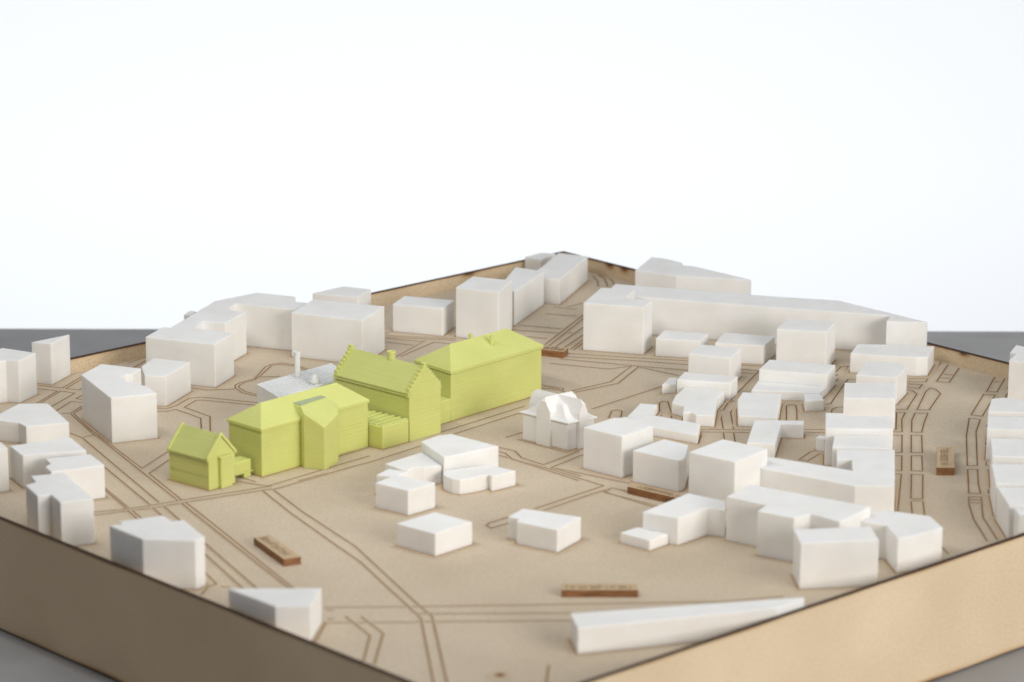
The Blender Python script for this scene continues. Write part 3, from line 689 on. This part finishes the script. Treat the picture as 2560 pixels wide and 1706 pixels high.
lines('B', [(575, 1215), (740, 1235), (985, 1225)], [(1180, 1288), (1050, 1260), (985, 1215), (985, 1190), (1030, 1168), (1165, 1130), (1260, 1025), (1310, 1000), (1420, 985), (1520, 1000), (1650, 1042)], [(1180, 1274), (1080, 1250), (1020, 1215), (1020, 1195), (1070, 1165), (1165, 1140), (1210, 1110), (1320, 1008), (1400, 998), (1520, 1012), (1640, 1052)], [(1212, 1114), (1400, 1110)], [(160, 925), (0, 985)], [(160, 965), (20, 1050)])
lines('C', [(1700, 680), (1990, 702)], [(1470, 785), (1850, 818)], [(1420, 830), (1860, 860), (2010, 852)], [(1540, 890), (1720, 908)], [(2055, 690), (1700, 965)], [(2060, 720), (1740, 975)], [(2060, 800), (1790, 990)], [(2060, 870), (1880, 990)], [(2050, 920), (1930, 1010)], [(2055, 945), (1960, 1015)],
      [(235, 905), (560, 935), (600, 928), (330, 1075)], [(235, 940), (490, 970)], [(235, 895), (880, 925)], [(370, 1075), (680, 942), (830, 955)], [(235, 862), (300, 838)], [(235, 880), (880, 910)], [(1900, 620), (2050, 580)], [(1780, 620), (1990, 640)])
lines('F', [(300, 330), (345, 380), (350, 430)], [(350, 320), (410, 360), (440, 430)], [(400, 320), (470, 365), (500, 410)], [(80, 1045), (700, 1085), (1200, 1115)], [(0, 1070), (700, 1112), (1200, 1150)], [(0, 1095), (650, 1155), (1200, 1202)], [(-100, 1135), (450, 1188), (660, 1160), (465, 1305), (110, 1388)], [(725, 1166), (535, 1320), (140, 1402)], [(730, 1170), (1090, 1248)], [(300, 1555), (935, 1348)],
      [(1660, 1150), (1860, 1165)], [(1660, 1190), (1840, 1205)], [(1660, 1220), (1830, 1232)], [(1475, 1575), (1640, 1400), (1825, 1212)], [(1430, 1555), (1520, 1480)], [(1500, 1570), (1545, 1500), (1600, 1480)], [(915, 1580), (915, 1500), (945, 1485), (990, 1488), (1020, 1580)], [(2080, 1580), (2080, 1530), (2110, 1518), (2165, 1520), (2178, 1580)], [(-150, 1340), (-20, 1370), (40, 1400)])
lines('H', [(890, 462), (915, 400), (960, 388), (1012, 400), (1000, 455)], [(1372, 445), (1358, 320), (1390, 308), (1440, 312), (1468, 462)], [(1942, 568), (1915, 410), (1985, 308), (2275, 30)], [(2038, 568), (2010, 412), (2075, 320)], [(1944, 598), (1956, 700)], [(2038, 598), (2056, 720)], [(1720, 566), (2210, 572)], [(1730, 590), (2210, 596)], [(1742, 620), (1712, 700)], [(1872, 535), (1865, 395), (1980, 300)],
      [(270, 155), (470, 190), (470, 220)], [(270, 185), (430, 205)], [(55, 660), (500, 778), (655, 735)], [(0, 625), (90, 596)], [(0, 765), (40, 768), (85, 820), (292, 892), (660, 738)], [(-150, 800), (0, 835), (340, 930), (842, 1085), (650, 1150), (210, 1295)], [(660, 798), (360, 915), (1090, 1065)], [(1080, 1140), (920, 1105), (700, 1172), (300, 1310)], [(830, 1140), (1350, 1275)], [(900, 1120), (850, 1140), (1330, 1290)])
lines('G', [(1590, 760), (1490, 880), (1470, 892)], [(1655, 782), (1550, 935), (1665, 946), (1758, 812)], [(1600, 868), (1705, 878)], [(1580, 900), (1690, 908)], [(1495, 993), (1542, 1008), (1585, 1048), (1482, 1197), (1370, 1196), (1450, 1030), (1495, 993)], [(1285, 1010), (1320, 1015), (1370, 1050), (1310, 1140), (1278, 1192), (1180, 1192)], [(1280, 958), (1418, 962), (1390, 1000), (1280, 985)], [(1285, 912), (1468, 912), (1450, 940), (1280, 934)], [(2085, 895), (2010, 1028), (2105, 1032), (2178, 910)], [(1985, 1052), (1868, 1242), (1970, 1256), (2088, 1060), (1985, 1052)], [(2205, 1040), (2180, 1085)], [(2175, 1075), (2230, 1080)], [(2080, 935), (2160, 940)],
      [(625, 845), (670, 800), (740, 795), (708, 852)], [(520, 1092), (640, 960)], [(545, 1142), (580, 1130), (695, 968), (735, 915), (810, 915)], [(580, 1220), (592, 1190), (640, 1170), (700, 1172)], [(625, 880), (640, 870)], [(625, 935), (645, 908)])
lines('I', [(1850, 168), (1952, 182), (1912, 295), (1924, 606), (1832, 606), (1824, 330), (1850, 168)], [(1835, 640), (1926, 640), (1934, 780), (1954, 862), (1846, 862), (1835, 640)], [(2015, 230), (2000, 330), (2006, 608)], [(2006, 640), (2030, 862)], [(2038, 645), (2054, 830)], [(1845, 892), (1848, 965), (1890, 1100), (2015, 1300)], [(1960, 892), (1976, 1082), (2110, 1290)], [(2035, 895), (2072, 1090), (2200, 1290)], [(1845, 892), (1960, 895)], [(1846, 918), (1962, 922)], [(1848, 945), (1966, 950)], [(2006, 608), (2060, 608)], [(2006, 636), (2060, 636)],
      [(1182, 120), (1176, 275)], [(1160, 116), (1262, 118), (1230, 180), (1232, 297), (1150, 296)], [(1352, 122), (1322, 190), (1320, 297), (1412, 300), (1436, 210), (1470, 123), (1352, 122)], [(1150, 325), (1232, 325), (1230, 486), (1165, 486)], [(1316, 325), (1412, 328), (1418, 487), (1316, 486), (1316, 325)], [(1165, 515), (1230, 515), (1228, 652), (1165, 650)], [(1318, 514), (1414, 515), (1421, 656), (1316, 652), (1318, 514)], [(1165, 682), (1226, 684), (1192, 1025)], [(1318, 685), (1423, 688), (1421, 912), (1314, 908), (1318, 685)], [(1315, 935), (1326, 1060)], [(1425, 935), (1440, 1070)], [(1315, 925), (1425, 932)], [(1600, 1355), (1660, 1420)],
      [(325, 272), (530, 274)], [(325, 298), (530, 302)], [(118, 358), (68, 520)], [(445, 468), (390, 480), (285, 550), (365, 562), (470, 500), (530, 500)], [(92, 100), (140, 40)], [(168, 190), (170, 62), (215, 48), (265, 60), (266, 190)], [(520, 42), (575, 38), (605, -5)])
lines('E', [(-200, 1555), (0, 1500), (450, 1385), (945, 1228)], [(1100, 1112), (1880, 868)], [(1240, 1122), (1820, 935), (1860, 940)], [(160, 1335), (450, 1248)], [(1708, 1156), (1862, 1108)], [(1640, 1245), (1790, 1280), (1850, 1340), (2052, 1407), (2380, 1285)], [(1640, 1285), (1700, 1300), (1760, 1350), (2380, 1552)], [(2400, 1320), (2122, 1435), (2400, 1512)])
lines('D', [(690, 1480), (990, 1530), (1640, 1335), (1930, 1250)], [(715, 1440), (880, 1490)], [(1030, 1565), (1500, 1430), (1760, 1352)])
lines('L', [(1530, 935), (1560, 910), (1760, 850)], [(1530, 935), (1570, 960), (1760, 905)])
# scorched slots around every inserted model
for P in FOOT:
    k = len(P); c = []
    for i in range(k):
        a, b0, d = Vector(P[i-1]), Vector(P[i]), Vector(P[(i+1) % k])
        e0 = (b0-a).normalized(); e1 = (d-b0).normalized(); nn = Vector((e0.y+e1.y, -e0.x-e1.x))
        if nn.length < 1e-3: nn = Vector((e0.y, -e0.x))
        nn.normalize(); cc_ = max(.5, nn.dot(Vector((e0.y, -e0.x)))); c.append(b0+nn*(.00055/cc_))
    groove([(q.x, q.y) for q in c], .00035, .0022, True, .55, 'cut_outline', .26)
# scorch mark near the front corner
p = G('S', 1250, 1689)
bm_v, bm_vals, bm_f = [(p.x, p.y, FLOOR+.0002)], [.8], []
for r_, bv in ((.0014, .62), (.0030, .22), (.0062, 0)):
    for i in range(16):
        bm_v.append((p.x+r_*math.cos(i*math.pi/8), p.y+r_*math.sin(i*math.pi/8), FLOOR+.0002)); bm_vals.append(bv)
for i in range(16):
    j = (i+1) % 16; bm_f.append((0, 1+i, 1+j))
    for q in (0, 16): bm_f.append((1+q+i, 17+q+i, 17+q+j, 1+q+j))
me = bpy.data.meshes.new('scorch_mark'); me.from_pydata(bm_v, [], bm_f); burn_attr(me, bm_vals); link('scorch_mark', me, floor, [WOOD])
